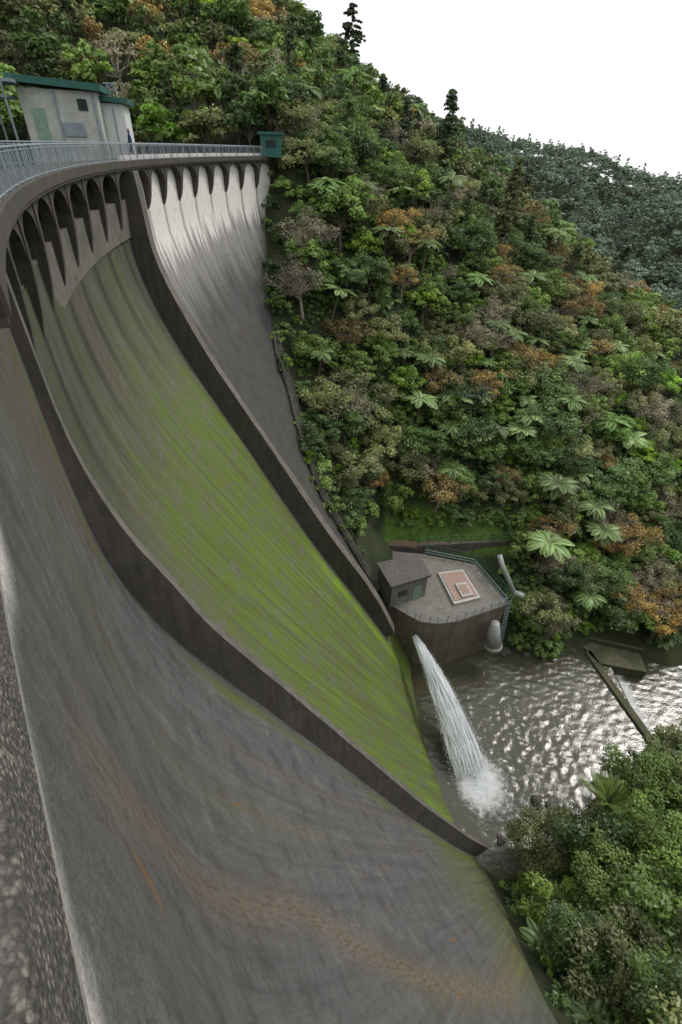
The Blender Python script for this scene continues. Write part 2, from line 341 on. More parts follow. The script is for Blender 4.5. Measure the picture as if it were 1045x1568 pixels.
# training walls
def wall(name,pf,z0,z1,thick,hf,m,side):
    zz=np.concatenate([np.arange(z0,-20,-.4),np.arange(-20,z1,-.8)]); V=[];F=[]
    for i,zc in enumerate(zz):
        p0=float(pf(zc)); r=R-float(g(zc,p0)); dphi=math.degrees(thick/r)*side
        h=hf(zc)
        sl=(float(g(zc-1,p0))-float(g(zc+1,p0)))/2; nrm=math.hypot(1,sl); nr=1/nrm; nzc=sl/nrm
        for dp in(0,dphi):
            a=P(p0+dp,zc,-.4); 
            rr=R-float(g(zc,p0+dp)); 
            tt=P(p0+dp,zc,r=rr-h*nr); tt[2]+=h*nzc
            V+= [a,tt]
        if i:
            o=4*(i-1);n=4*i
            F+=[(o,o+1,n+1,n),(o+1,o+3,n+3,n+1),(o+3,o+2,n+2,n+3)]
    k=4*(len(zz)-1); F+=[(0,2,3,1),(k,k+1,k+3,k+2)]
    mi=[0]*len(F)
    for i in range(len(zz)-1): mi[3*i+1]=1
    return new_obj(name,mesh_np(name,V,F,[m,M_conc],mi),dam)
def hB(z): return float(sum(np.interp(z+d,[-40,-20,-12,-8,-6,-3],[1.4,1.4,1.25,.58,.28,.25]) for d in(-1,0,1))/3)
wall('spillway_training_wall_near',pB,-1.9,-58.5,.6,hB,M_brown,1)
wall('spillway_training_wall_far',pA,-1.9,-49.5,1.3,lambda z:float(np.interp(z,[-49,-44,-40,-12,-5,0],[1.2,1.8,2.0,1.8,1.4,1.0])),M_conc_d,1)
# deck, fascia, arcade
def ring(mb,ph0,ph1,r0,r1,z0,z1,m=0,step=.5):
    n=max(2,int(abs(ph1-ph0)/step)+1); pp=np.linspace(ph0,ph1,n);V=[];F=[]
    for p in pp:
        for r,z in((r0,z0),(r1,z0),(r1,z1),(r0,z1)): V.append(P(p,z,r=r))
    for i in range(n-1):
        for k in range(4): F.append((4*i+k,4*i+(k+1)%4,4*i+4+(k+1)%4,4*i+4+k))
    F+=[(3,2,1,0),(4*n-4,4*n-3,4*n-2,4*n-1)]
    mb.add(V,F,m)
mb=MB()
ring(mb,-32.5,22.2,R+.0,R+3.3,DECK-.42,DECK)
ring(mb,-32.5,22.2,R-.06,R+.22,DECK-.30,DECK+.10)
ring(mb,-80,-32.5,R+.50,R+3.6,DECK-.5,DECK)
ring(mb,-80,22.2,R+3.3,R+4.2,-60,DECK-.45)
new_obj('crest_walkway',mb.mesh('crest_walkway',[M_deck]),dam)
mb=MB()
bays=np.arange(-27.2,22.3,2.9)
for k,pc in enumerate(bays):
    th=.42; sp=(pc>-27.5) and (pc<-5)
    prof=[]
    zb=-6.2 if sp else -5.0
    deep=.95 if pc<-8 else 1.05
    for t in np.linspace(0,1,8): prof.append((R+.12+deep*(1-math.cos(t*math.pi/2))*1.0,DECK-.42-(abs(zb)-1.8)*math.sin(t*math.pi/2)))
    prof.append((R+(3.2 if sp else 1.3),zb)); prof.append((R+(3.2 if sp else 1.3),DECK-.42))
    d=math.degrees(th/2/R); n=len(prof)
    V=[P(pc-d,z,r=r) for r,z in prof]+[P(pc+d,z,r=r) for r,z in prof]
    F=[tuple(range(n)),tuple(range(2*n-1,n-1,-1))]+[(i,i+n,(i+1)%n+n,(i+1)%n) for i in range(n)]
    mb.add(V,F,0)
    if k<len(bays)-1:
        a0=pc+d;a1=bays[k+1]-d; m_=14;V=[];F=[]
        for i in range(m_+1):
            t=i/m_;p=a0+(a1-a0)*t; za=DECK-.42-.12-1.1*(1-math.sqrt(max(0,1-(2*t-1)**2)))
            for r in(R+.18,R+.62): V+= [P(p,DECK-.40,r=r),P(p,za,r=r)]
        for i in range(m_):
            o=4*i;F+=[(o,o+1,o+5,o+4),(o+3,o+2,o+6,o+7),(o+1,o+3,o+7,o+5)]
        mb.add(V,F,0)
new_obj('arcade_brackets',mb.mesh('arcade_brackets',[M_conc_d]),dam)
mb=MB(); ring(mb,-27.6,-4.7,R+.55,R+3.2,-6,-3.62); new_obj('spillway_crest',mb.mesh('spillway_crest',[M_conc]),dam)
# exposed aggregate parapet under the camera
m,nt,b=mat('exposed_aggregate'); tc=N(nt,'ShaderNodeTexCoord').outputs['Object']
v=N(nt,'ShaderNodeTexVoronoi'); v.inputs['Scale'].default_value=62; v.inputs['Randomness'].default_value=1; L(nt,tc,v.inputs['Vector'])
v2=N(nt,'ShaderNodeTexVoronoi'); v2.inputs['Scale'].default_value=150; L(nt,tc,v2.inputs['Vector'])
n0=noise_tex(nt,tc,60,4,.8)
c=mix(nt,ramp(nt,v.outputs['Color'],[(.15,0.),(.85,1.)]),(.055,.050,.043),(.34,.32,.28))
c=mix(nt,ramp(nt,v.outputs['Distance'],[(.32,0.),(.58,.9)]),c,mix(nt,v2.outputs['Color'],(.03,.028,.024),(.13,.12,.10)))
c=mix(nt,1.,c,ramp(nt,n0,[(.3,.55),(.7,1.35)]),'MULTIPLY')
c=mix(nt,ramp(nt,noise_tex(nt,tc,3,5,.7),[(.42,0.),(.62,.5)]),c,(.075,.07,.06))
c=mix(nt,ramp(nt,noise_tex(nt,tc,7,5,.75),[(.58,0.),(.66,.75)]),c,(.028,.032,.015))
L(nt,c,b.inputs['Base Color']); b.inputs['Roughness'].default_value=.9
hh=math_(nt,'ADD',math_(nt,'MULTIPLY',v.outputs['Distance'],-1.),math_(nt,'MULTIPLY',n0,.8)); bump(nt,b,hh,1.,.012)
M_agg=m
PO=.275
def rough_ring(ph0,ph1,r0,r1,z0,z1,step=.012):
    pp=np.arange(ph0,ph1,step); rs=[r0]*1+list(np.linspace(r0+.02,r1,26)); V=[];F=[]
    for p in pp:
        V.append(P(p,z0,r=r0)); V.append(P(p,z1-.03,r=r0+.006*noise.noise(Vector((p*9,0,0)))))
        for r in rs[1:]:
            q=P(p,z1,r=r+ .016*noise.noise(Vector((p*12,r*12,1)))*(1 if r<r0+.05 else 0)); q[2]+=.010*noise.noise(Vector((p*30,r*22,0)))+.005*noise.noise(Vector((p*75,r*60,5))); V.append(q)
    k=len(rs)+1
    for i in range(len(pp)-1):
        for j in range(k-1): F.append((i*k+j,i*k+k+j,i*k+k+j+1,i*k+j+1))
    return mesh_np('parapet_cap',V,[tuple(reversed(f)) for f in F],[M_agg],smooth=True)
par=empty('parapet_wall')
new_obj('parapet_cap',rough_ring(-42,-32.6,R+PO,R+1.0,-1.28,-1.0),par)
mb=MB(); ring(mb,-80,-42,R+PO,R+1.0,-1.35,-1.0); ring(mb,-42,-32.5,R+PO+.02,R+.95,-1.40,-1.281); new_obj('parapet_body',mb.mesh('parapet_body',[M_conc_l]),par)
# railing
def railing(name,ph0,ph1,r):
    mb=MB(); n=int(abs(ph1-ph0)/.5)+1; pp=np.linspace(ph0,ph1,n)
    for zz,rad in((DECK+1.08,.035),(DECK+.98,.018),(DECK+.16,.02)):
        mb.tube([P(p,zz,r=r) for p in pp],rad,6)
    st=math.degrees(.28/R)
    for i,p in enumerate(np.arange(ph0,ph1,st)):
        if i%6==0: mb.tube([P(p,DECK,r=r),P(p,DECK+1.08,r=r)],.04,5)
        else: mb.tube([P(p,DECK+.16,r=r),P(p,DECK+.98,r=r)],.012,4,cap=False)
    return new_obj(name,mb.mesh(name,[M_galv]))
railing('crest_railing',-32.4,22.2,R+.1)
railing('crest_railing',-32.4,22.2,R+3.2)
# reservoir
m,nt,b=mat('lake_water'); b.inputs['Base Color'].default_value=(.02,.03,.025,1); b.inputs['Roughness'].default_value=.08
bump(nt,b,noise_tex(nt,N(nt,'ShaderNodeTexCoord').outputs['Object'],2,4,.5),.3,.05); M_lake=m
mb=MB(); ring(mb,-60,25,R+3.0,R+45,-4.6,-4.5,step=2); new_obj('reservoir_water',mb.mesh('reservoir_water',[M_lake]))
# ---------------------------------------------------------------- pool
m,nt,b=mat('pool_water'); tc=N(nt,'ShaderNodeTexCoord').outputs['Object']
b.inputs['IOR'].default_value=1.4; b.inputs['Specular IOR Level'].default_value=.8
w2=noise_tex(nt,tc,5.,3,.6)
foam=attr(nt,'foam').outputs['Fac']
ff=math_(nt,'MULTIPLY',ramp(nt,math_(nt,'ADD',math_(nt,'MULTIPLY',noise_tex(nt,tc,2.0,6,.8),.8),math_(nt,'MULTIPLY',foam,.5)),[(.58,0.),(.84,1.)]),math_(nt,'MULTIPLY',foam,2.,True),True)
L(nt,mix(nt,ff,mix(nt,noise_tex(nt,tc,.25,3,.5),(.048,.050,.032),(.080,.074,.048)),(.60,.62,.62)),b.inputs['Base Color']); L(nt,ramp(nt,ff,[(0,.03),(1,.7)]),b.inputs['Roughness'])
bump(nt,b,w2,.5,.05); M_pool=m
px=np.concatenate([np.arange(8,50,.2),np.arange(50,120,1.5)]);py=np.arange(12,58,.2);XX,YY=np.meshgrid(px,py)
k=XX.ravel()>38.2
zz=np.where(k,-57.4,-56.)
V=np.stack([XX.ravel(),YY.ravel(),zz],-1);ii=np.arange(len(V)).reshape(XX.shape)
damp=.35+.65*np.exp(-(((V[:,0]-20)/9)**2+((V[:,1]-29)/9)**2))
V[:,2]+=damp*np.array([.09*noise.noise(Vector((a*.75+b_*.3,b_*1.5-a*.2,0)))+.075*noise.noise(Vector((a*1.5,b_*3.0,4))) for a,b_ in V[:,:2]])
F=np.stack([ii[:-1,:-1],ii[:-1,1:],ii[1:,1:],ii[1:,:-1]],-1).reshape(-1,4)
me=mesh_np('pool_water',V,F.tolist(),[M_pool],smooth=True)
fo=np.exp(-(((V[:,0]-16.5)/2.2)**2+((V[:,1]-24.4)/2.5)**2)); fo+=.36*np.exp(-(((V[:,0]-18)/5)**2+((V[:,1]-24)/5.5)**2))
fo+=.7*np.exp(-((V[:,0]-39.4)/1.2)**2)*(V[:,0]>38.2)
at=me.attributes.new('foam','FLOAT','POINT'); at.data.foreach_set('value',np.clip(fo,0,1).astype(np.float32))
new_obj('pool_water',me)
mb=MB(); 
def wallseg(mb,a,b_,t,z0,z1,m=0):
    a=np.array(a);b_=np.array(b_);d=b_-a;l=np.linalg.norm(d);c=(a+b_)/2
    mb.box((c[0],c[1],(z0+z1)/2),l,t,z1-z0,math.atan2(d[1],d[0]),m)
wallseg(mb,(35.7,42.5),(38.6,29.5),.9,-59,-55.7)
mb.prism([(34.8,44.6),(43,42.4),(42.6,39.4),(36.4,40.6)],-58,-55.7)
wallseg(mb,(34.6,45.0),(43.4,42.8),.4,-58,-55.2)
new_obj('stream_weir',mb.mesh('stream_weir',[concrete('weir_concrete',(.11,.10,.065),.55,.8)]))
# ---------------------------------------------------------------- valve house + platform
plat=[(3.0,50.5),(6.8,42.2),(8.8,40.7),(10.4,39.6),(12.6,39.3),(15.1,39.8),(22.1,42.9),(19.2,50.1),(12.4,51.8),(5,52.5)]
vp=empty('valve_platform'); mb=MB(); mb.prism(plat,-58,-47.25,0)
cx_=sum(p[0] for p in plat)/len(plat);cy_=sum(p[1] for p in plat)/len(plat)
def grow(poly,k):
    return [(cx_+(p[0]-cx_)*k,cy_+(p[1]-cy_)*k) for p in poly]
mb.prism(grow(plat,1.025),-47.25,-47.0,1)
new_obj('platform_block',mb.mesh('platform_block',[concrete('platform_wall',(.22,.185,.15),.5,.2),concrete('platform_top',(.21,.195,.17),.7,.1)]),vp)
mb=MB(); pr=grow(plat,.995); segs=[(i,i+1) for i in range(1,8)]
for i,j in segs:
    a=np.array(pr[i]);b_=np.array(pr[j]);l=np.linalg.norm(b_-a)
    for zz in(-45.9,-46.4): mb.tube([(*a,zz),(*b_,zz)],.05,5)
    for t in np.arange(0,1,1.3/l): q=a+(b_-a)*t; mb.tube([(*q,-47),(*q,-45.9)],.05,5)
new_obj('platform_railing',mb.mesh('platform_railing',[M_galv]),vp)
vh=empty('valve_house'); hp=np.array([(5.0,45.5),(10.5,47.6),(11.7,43.7),(6.6,41.4)])
hc=hp.mean(0); mb=MB(); mb.prism([tuple(hc+(p-hc)*.93) for p in hp],-47,-43.35,0); new_obj('walls',mb.mesh('walls',[concrete('valve_house_wall',(.21,.20,.18),.6,0)]),vh)
mb=MB(); mb.prism([tuple(hc+(p-hc)*1.03) for p in hp],-43.35,-43.0,0); new_obj('roof_slab',mb.mesh('roof_slab',[concrete('roof_slab',(.13,.12,.11),.6,.1)]),vh)
mb=MB()
def on_wall(mb,a,b_,t0,t1,z0,z1,off,m):
    a=np.array(a);b_=np.array(b_);d=(b_-a);n=np.array([d[1],-d[0]])/np.linalg.norm(d)
    if np.dot(n,(a+b_)/2-hc)<0:n=-n
    p=a+d*t0;q=a+d*t1
    mb.prism([tuple(p-n*.05),tuple(q-n*.05),tuple(q+n*off),tuple(p+n*off)],z0,z1,m)
w=[tuple(hc+(p-hc)*.93) for p in hp]
on_wall(mb,w[2],w[3],.15,.36,-46.99,-44.6,.04,0); on_wall(mb,w[2],w[3],.55,.8,-45.6,-44.6,.04,1); on_wall(mb,w[1],w[2],.3,.6,-46.98,-44.6,.04,0)
new_obj('doors_and_window',mb.mesh('doors_and_window',[M_pgreen,M_glass]),vh)
mb=MB(); q=np.array([(13.8,47.9),(17.4,48.7),(18.8,43.5),(15.1,42.2)]);qc=q.mean(0)
mb.prism([tuple(p) for p in q],-46.996,-46.6,0); mb.prism([tuple(qc+(p-qc)*.86) for p in q],-46.598,-46.5,1)
q2=[tuple(qc+(p-qc)*.42+np.array([.5,-1.0])) for p in q]; q3=[tuple(qc+(p-qc)*.30+np.array([.5,-1.0])) for p in q]
mb.prism(q2,-46.498,-46.25,0); mb.prism(q3,-46.248,-46.2,1)
new_obj('roof_hatch',mb.mesh('roof_hatch',[simple('aged_white_paint',(.46,.46,.43),.6),M_pink]),vp)
mb=MB(); mb.tube([(20.6,40.9,-48.5),(20.7,40.7,-50.2),(20.9,40.2,-52.0)],[.55,.85,1.05],16,0); mb.tube([(20.9,40.2,-52.0),(20.95,40.1,-52.5)],[1.2,1.2],16,1)
new_obj('outlet_pipe',mb.mesh('outlet_pipe',[M_bluepipe,M_conc_l],True))
mb=MB(); mb.tube([(21.8,48.6,-43.6),(22.3,47.9,-44.8),(24.0,45.6,-47.6)],[.36,.36,.36],14,0); mb.tube([(24,45.6,-47.6),(25.2,45.0,-47.7)],[.42,.42],14); new_obj('steel_pipe',mb.mesh('steel_pipe',[M_bluepipe],True))
mb=MB(); wallseg(mb,(11.5,53.0),(27.5,55.2),.35,-48,-46.2); wallseg(mb,(3.5,53.6),(11.5,53.0),.35,-48,-46.6); new_obj('path_retaining_wall',mb.mesh('path_retaining_wall',[M_brown]))
mb=MB(); V=[(3,54.4,-46.75),(28,56.3,-46.75),(28.2,55.4,-46.75),(11.5,53.4,-46.75),(3,53.9,-46.75)]
mb.add(V,[(4,3,2,1,0)]); new_obj('path',mb.mesh('path',[concrete('path_gravel',(.22,.15,.10),.6,.2)]))
mb=MB(); 
for a,b_ in(((12.4,52.4),(19.8,50.9)),((19.8,50.9),(22.8,43.3)),((11.5,53.05),(27.5,55.2))):
    a=np.array(a);b_=np.array(b_);l=np.linalg.norm(b_-a); z0=-47 if a[1]<53 else -46.2
    for zz in(1.5,.9,.3): mb.tube([(*a,z0+zz),(*b_,z0+zz)],.03,4)
    for t in np.arange(0,1.001,1.6/l): q=a+(b_-a)*min(t,1); mb.tube([(*q,z0-.5),(*q,z0+1.5)],.045,5)
new_obj('green_fence',mb.mesh('green_fence',[simple('green_steel',(.03,.14,.08),.5)]))
mb=MB()
for k_,(xx,yy) in enumerate(((22.6,42.0),(23.4,42.6))):
    mb.tube([(xx,yy,-55.5),(xx-.6,yy+.8,-46.2)],.06,5)
for t in np.linspace(.05,.95,16): mb.tube([(22.6-.6*t,42.0+.8*t,-55.5+9.3*t),(23.4-.6*t,42.6+.8*t,-55.5+9.3*t)],.045,4)
new_obj('access_ladder',mb.mesh('access_ladder',[M_galv]))
# river boulders along the water's edge
mb=MB(); bx=[(24.5,42.5),(25.6,42.9),(26.8,43.2),(28,43),(29.2,43.3),(30.6,43.2),(32,43.4),(33.4,43.2),(23.8,41.8),(27.4,42.2),(31.2,42.4),(20.6,20.4),(21.8,21.2),(19.2,19.6),(18.2,19.2),(23,22.2)]
for (xx,yy) in bx:
    for _ in range(3):
        a0=xx+random.uniform(-.8,.8);b0=yy+random.uniform(-.6,.6);s_=random.uniform(.25,.65); Vn=[];Fn=[]; nu,nv=9,6
        for j in range(nv+1):
            for i in range(nu):
                th=math.pi*j/nv;p_=2*math.pi*i/nu; d_=Vector((math.sin(th)*math.cos(p_),math.sin(th)*math.sin(p_),math.cos(th)*.7)); k_=s_*(1+.35*noise.noise(d_*1.7+Vector((xx*3,yy,_))))
                Vn.append((a0+d_.x*k_,b0+d_.y*k_,-55.95+d_.z*k_))
        for j in range(nv):
            for i in range(nu): Fn.append((j*nu+i,(j+1)*nu+i,(j+1)*nu+(i+1)%nu,j*nu+(i+1)%nu))
        mb.add(Vn,Fn)
new_obj('river_boulders',mb.mesh('river_boulders',[concrete('wet_rock',(.10,.09,.075),.5,.6)]))
# abutment stairs with hand rail
mb=MB(); rl=MB()
Ez=[e[1] for e in E][::-1];Ep=[e[0] for e in E][::-1]
pts=[]
for zc in np.arange(-20,-46.5,-.16):
    p=float(np.interp(zc,Ez,Ep)); c0=P(p,zc,.6)
    c1=P(p-.4,zc-.2,.6);ang=math.atan2(c1[1]-c0[1],c1[0]-c0[0])
    mb.box((c0[0],c0[1],zc+.05),.34,.8,.16,ang); pts.append(c0+np.array([0,0,.1]))
for s in(-.5,.5):
    q=[p+np.array([.5*s,.8*s,0]) for p in pts]
    rl.tube([a+np.array([0,0,1.0]) for a in q[::5]],.03,4)
    for a in q[::12]: rl.tube([a-np.array([0,0,.3]),a+np.array([0,0,1.0])],.03,4)
st=empty('abutment_staircase'); new_obj('steps',mb.mesh('steps',[M_conc]),st); new_obj('handrail',rl.mesh('handrail',[simple('dull_rail',(.16,.16,.15),.6)]),st)
# ---------------------------------------------------------------- buildings on the crest
def lookbox(name,az,d,w,dep_,z0,z1,yaw,mats,roof_m,over=.35,slope=.0,feat=(),rt_=.28):
    par=empty(name); c=np.array([d*math.sin(math.radians(az)),d*math.cos(math.radians(az))])
    mb=MB(); mb.box((c[0],c[1],(z0+z1)/2),w,dep_,z1-z0,yaw,0); new_obj('walls',mb.mesh('walls',[mats]),par)
    mb=MB(); cs,sn=math.cos(yaw),math.sin(yaw); V=[]
    for zz in(0,rt_):
        for dx,dy in((-.5,-.5),(.5,-.5),(.5,.5),(-.5,.5)):
            X_=dx*(w+2*over);Y_=dy*(dep_+2*over); V.append((c[0]+X_*cs-Y_*sn,c[1]+X_*sn+Y_*cs,z1+.002+zz+slope*(dx-.5)))
    mb.add(V,[(3,2,1,0),(4,5,6,7),(0,1,5,4),(1,2,6,5),(2,3,7,6),(3,0,4,7)]); new_obj('roof',mb.mesh('roof',[roof_m]),par)
    mb=MB(); ms=[]
    for (u,ww,za,zb_,mm) in feat:
        if mm not in ms: ms.append(mm)
        X_=u*w;Y_=-dep_/2-.03; mb.box((c[0]+X_*cs-Y_*sn,c[1]+X_*sn+Y_*cs,(za+zb_)/2),ww,.12,zb_-za,yaw,ms.index(mm))
    if feat: new_obj('openings',mb.mesh('openings',ms),par)
    return par
yaw=math.radians(14)
lookbox('control_building',-25.1,57,5.7,4.5,-5,2.9,yaw,M_wall,M_teal,.5,-.35,[(-.3,.9,-.4,1.7,M_pgreen),(.12,1.6,.0,.9,M_galv),(.30,.7,1.7,2.4,M_glass),(.45,.14,-3,2.8,M_galv),(-.05,.14,-3,2.8,M_galv)],.45)
lookbox('control_building_annex',-21.4,58,2.1,4.0,-5,2.3,yaw,M_white,M_teal,.45,-.15,[(-.38,.35,-3,2.0,M_pgreen),(.1,.08,-3,2.0,M_galv)],.34)
lookbox('teal_shed',-7.9,80,2.7,2.4,-1.4,.95,math.radians(5),M_teal,M_teal,.3,0,[(0,1.3,-.3,.4,M_glass)])
par2=empty('roof_shelter'); mb=MB(); c=np.array([56*math.sin(math.radians(-29.8)),56*math.cos(math.radians(-29.8))]); mb.box((c[0],c[1],3.2),3.4,4,.2,yaw); mb.box((c[0]-.2,c[1],2.3),2.4,3,.15,yaw)
for dx in(-1.4,1.4):
    for dy in(-1.7,1.7): mb.tube([(c[0]+dx,c[1]+dy,-3),(c[0]+dx,c[1]+dy,3.15)],.08,6)
new_obj('frame',mb.mesh('frame',[M_galv]),par2)
mb=MB(); c=np.array([57.5*math.sin(math.radians(-21.3)),57.5*math.cos(math.radians(-21.3))])
for a in(-.5,.5): mb.tube([(c[0]+a,c[1],2.4),(c[0]+a*.6,c[1],3.7)],.05,5)
mb.tube([(c[0]-1.3,c[1],2.9),(c[0]+.4,c[1],3.65)],.05,5); mb.tube([(c[0]-.6,c[1],3.65),(c[0]+.6,c[1],3.65)],.05,5); mb.tube([(c[0]-.5,c[1],2.6),(c[0]+.5,c[1],3.6)],.04,5)
new_obj('roof_ladder_frame',mb.mesh('roof_ladder_frame',[M_galv]))
def person(loc,sc_,rotz):
    par=empty('person_walking')
    J=[(0,0,.95),(0,0,1.15),(0,0,1.4),(0,0,1.5),(0,0,1.6),(0,0,1.68),(.2,0,1.4),(.26,.05,1.12),(.24,.18,.9),(-.2,0,1.4),(-.26,-.03,1.12),(-.24,.08,.9),(.1,0,.9),(.11,.1,.5),(.11,.0,.06),(.11,.16,.03),(-.1,0,.9),(-.11,-.02,.5),(-.11,-.2,.08),(-.11,-.05,.03)]
    Ed=[(0,1),(1,2),(2,3),(3,4),(4,5),(2,6),(6,7),(7,8),(2,9),(9,10),(10,11),(0,12),(12,13),(13,14),(14,15),(0,16),(16,17),(17,18),(18,19)]
    Rd=[.15,.15,.16,.06,.1,.09,.07,.05,.035,.07,.05,.035,.1,.075,.05,.04,.1,.075,.05,.04]
    me=bpy.data.meshes.new('body'); me.from_pydata([(a*sc_,b_*sc_,c_*sc_) for a,b_,c_ in J],Ed,[]); me.materials.append(M_blue)
    o=new_obj('body',me,par); md=o.modifiers.new('s','SKIN')
    for i,r in enumerate(Rd): me.skin_vertices[0].data[i].radius=(r*sc_,r*sc_)
    me.skin_vertices[0].data[0].use_root=True
    o.modifiers.new('u','SUBSURF').levels=1
    mb=MB(); mb.tube([(0,0.01,z_*sc_) for z_ in(1.55,1.6,1.68,1.76,1.8)],[.05,.09,.105,.08,.02],10,0); h=new_obj('head',mb.mesh('head',[M_skin],True),par)
    par.location=loc; par.rotation_euler=(0,0,rotz)
person(tuple(P(-.4,DECK,r=R+1.6)),1.15,2.0)
# ---------------------------------------------------------------- water jet
mj,nt,b=mat('white_water'); b.inputs['Base Color'].default_value=(.88,.9,.92,1); b.inputs['Roughness'].default_value=.5
mb=MB(); s0=np.array([10.0,39.3,-49.6]); e0=np.array([15.9,25.0,-56.1]); dirn=(e0-s0)[:2]; side=np.array([-dirn[1],dirn[0]])/np.linalg.norm(dirn)
def jet(t,u,w_):
    p=np.zeros(3); p[:2]=s0[:2]+dirn*t; p[2]=s0[2]+(-1.2*t-5.3*t*t)
    sp=.28+1.8*t**.85
    p[:2]+=side*u*sp; p[2]+=w_*sp*.75; return p
for i in range(850):
    a=random.uniform(0,6.28);r_=math.sqrt(random.random())
    u,w_=r_*math.cos(a),r_*math.sin(a); t0=random.uniform(0,.9)**1.4; t1=min(1.0,t0+random.uniform(.08,.3)); ph_=random.uniform(0,9)
    pts=[jet(t,u+.10*math.sin(9*t+ph_),w_+.10*math.cos(11*t+ph_)) for t in np.linspace(t0,t1,6)]
    rr=random.uniform(.015,.065)*(.6+t0); mb.tube(pts,[rr*.3,rr,rr*1.1,rr,rr*.8,rr*.2],4)
n=28000; t=rng.random(n)**.6; a=rng.random(n)*6.28; rr=rng.random(n)**.6*1.3
C=np.array([jet(t[i],rr[i]*math.cos(a[i]),rr[i]*math.sin(a[i])) for i in range(n)]); C[:,2]=np.maximum(C[:,2],-56+rng.random(n)*.8)
k=n//6; ang=rng.random(k)*6.28; rad=np.abs(rng.normal(0,1.5,k)); C[:k,0]=e0[0]+.4+rad*np.cos(ang)*.9; C[:k,1]=e0[1]-.1+rad*np.sin(ang); C[:k,2]=-55.95+rng.random(k)**3*1.1*np.exp(-rad/1.6)
U=rng.normal(0,1,(n,3));U/=np.linalg.norm(U,axis=1)[:,None];W_=np.cross(U,rng.normal(0,1,(n,3)));W_/=np.linalg.norm(W_,axis=1)[:,None];s=(.012+.04*rng.random(n)**2)[:,None]
mb.quads(C,U*s,W_*s,0,np.ones(n)); new_obj('water_jet',mb.mesh('water_jet',[mj]))
# ---------------------------------------------------------------- tree prototypes
def rand_unit(n):
    v=rng.normal(0,1,(n,3)); return v/np.linalg.norm(v,axis=1)[:,None]
def leaves(mb,c,rad,n,size,m,shade,up=.4,flat=.75):
    d=rand_unit(n); d[:,2]=np.where(d[:,2]<-.35,-d[:,2],d[:,2])
    pos=c+d*rad*np.array([1,1,flat])*(.55+.5*rng.random(n))[:,None]
    nrm=d*.6+rand_unit(n)*.6+np.array([0,0,up]); nrm/=np.linalg.norm(nrm,axis=1)[:,None]
    u=np.cross(nrm,rand_unit(n));u/=np.linalg.norm(u,axis=1)[:,None];w_=np.cross(nrm,u)
    s=(size*(.6+.7*rng.random(n)))[:,None]
    sh=shade*(.75+.35*rng.random(n))*(.8+.3*d[:,2])  # random leaf tone, plus painted shading: clump tops lighter, undersides darker
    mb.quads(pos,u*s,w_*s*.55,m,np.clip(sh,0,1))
def broadleaf(name,leafm,h=6.5,cr=2.8,ncl=34,nl=110,size=.17,bark=None,sparse=False,trunk=True,flat=.8):
    bark=bark or M_bark
    mb=MB(); cz_=h-cr*flat*.9
    cl=[]
    while len(cl)<ncl:
        v=rand_unit(1)[0]; 
        if v[2]<-.45: continue
        rr=cr*(.45+.55*random.random()**.6)*(1+.25*math.sin(3*math.atan2(v[1],v[0])+ncl))
        cl.append(np.array([v[0]*rr,v[1]*rr,cz_+v[2]*rr*flat]))
    if trunk:
        top=np.array([random.uniform(-.3,.3),random.uniform(-.3,.3),cz_*.75]); mb.tube([(0,0,-1),(0.05,0,h*.2),tuple(top)],[.22,.17,.12],7,0)
        for c in cl[:(ncl if sparse else 12)]:
            mid=(top+c)/2+np.array([0,0,-.25])+rng.normal(0,.15,3); mb.tube([top-np.array([0,0,random.uniform(0,1)]),mid,c],[.075,.05,.015],4,0,cap=False)
            if sparse:
                for _ in range(4): mb.tube([mid+(c-mid)*random.random(),c+rng.normal(0,.55,3)],[.025,.008],3,0,cap=False)
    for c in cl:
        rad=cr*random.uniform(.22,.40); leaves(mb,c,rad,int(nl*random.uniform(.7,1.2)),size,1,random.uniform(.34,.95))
    return mb.mesh(name,[bark,LM[leafm]])
def frond(mb,base,az,L_,droop,m,shade,elev=.6,wid=.42,n=12):
    pts=[];p=np.array(base,float);e=elev
    for i in range(n+1):
        pts.append(p.copy()); d=np.array([math.cos(az)*math.cos(e),math.sin(az)*math.cos(e),math.sin(e)]); p=p+d*L_/n; e-=droop/n
    tp=pts[::3]; mb.tube(tp,list(np.linspace(.03,.006,len(tp))),3,0,cap=False)
    sd=np.array([-math.sin(az),math.cos(az),0]); C=[];U=[];W_=[]
    for i in range(1,n*2+1):
        t=i/(n*2); q=pts[min(int(t*n),n-1)]; q=q+(pts[min(int(t*n)+1,n)]-q)*(t*n-int(t*n)); ln=L_*wid*math.sin(math.pi*min(1,t*.93+.09))**.7*.5+.03
        dd=(pts[min(int(t*n)+1,n)]-pts[min(int(t*n),n-1)]); dd=dd/(np.linalg.norm(dd)+1e-9) if np.linalg.norm(dd)>0 else np.array([0,0,-1.])
        for s in(-1,1):
            ax=sd*s*.9+dd*.35+np.array([0,0,-.22]); ax/=np.linalg.norm(ax); C.append(q+ax*ln*.5);U.append(ax*ln*.5);W_.append(dd*L_*.3/n)
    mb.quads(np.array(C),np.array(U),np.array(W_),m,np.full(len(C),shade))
def treefern(name,h=4.5,L_=2.3,n=20,m='fern'):
    mb=MB(); b_=(random.uniform(-.3,.3),random.uniform(-.3,.3)); mb.tube([(0,0,-1),(b_[0]*.5,b_[1]*.5,h*.5),(b_[0],b_[1],h)],[.16,.12,.13],7,0)
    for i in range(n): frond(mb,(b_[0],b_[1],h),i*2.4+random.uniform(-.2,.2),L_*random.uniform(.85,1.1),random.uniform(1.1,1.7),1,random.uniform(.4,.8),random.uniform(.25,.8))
    return mb.mesh(name,[M_bark,LM[m]])
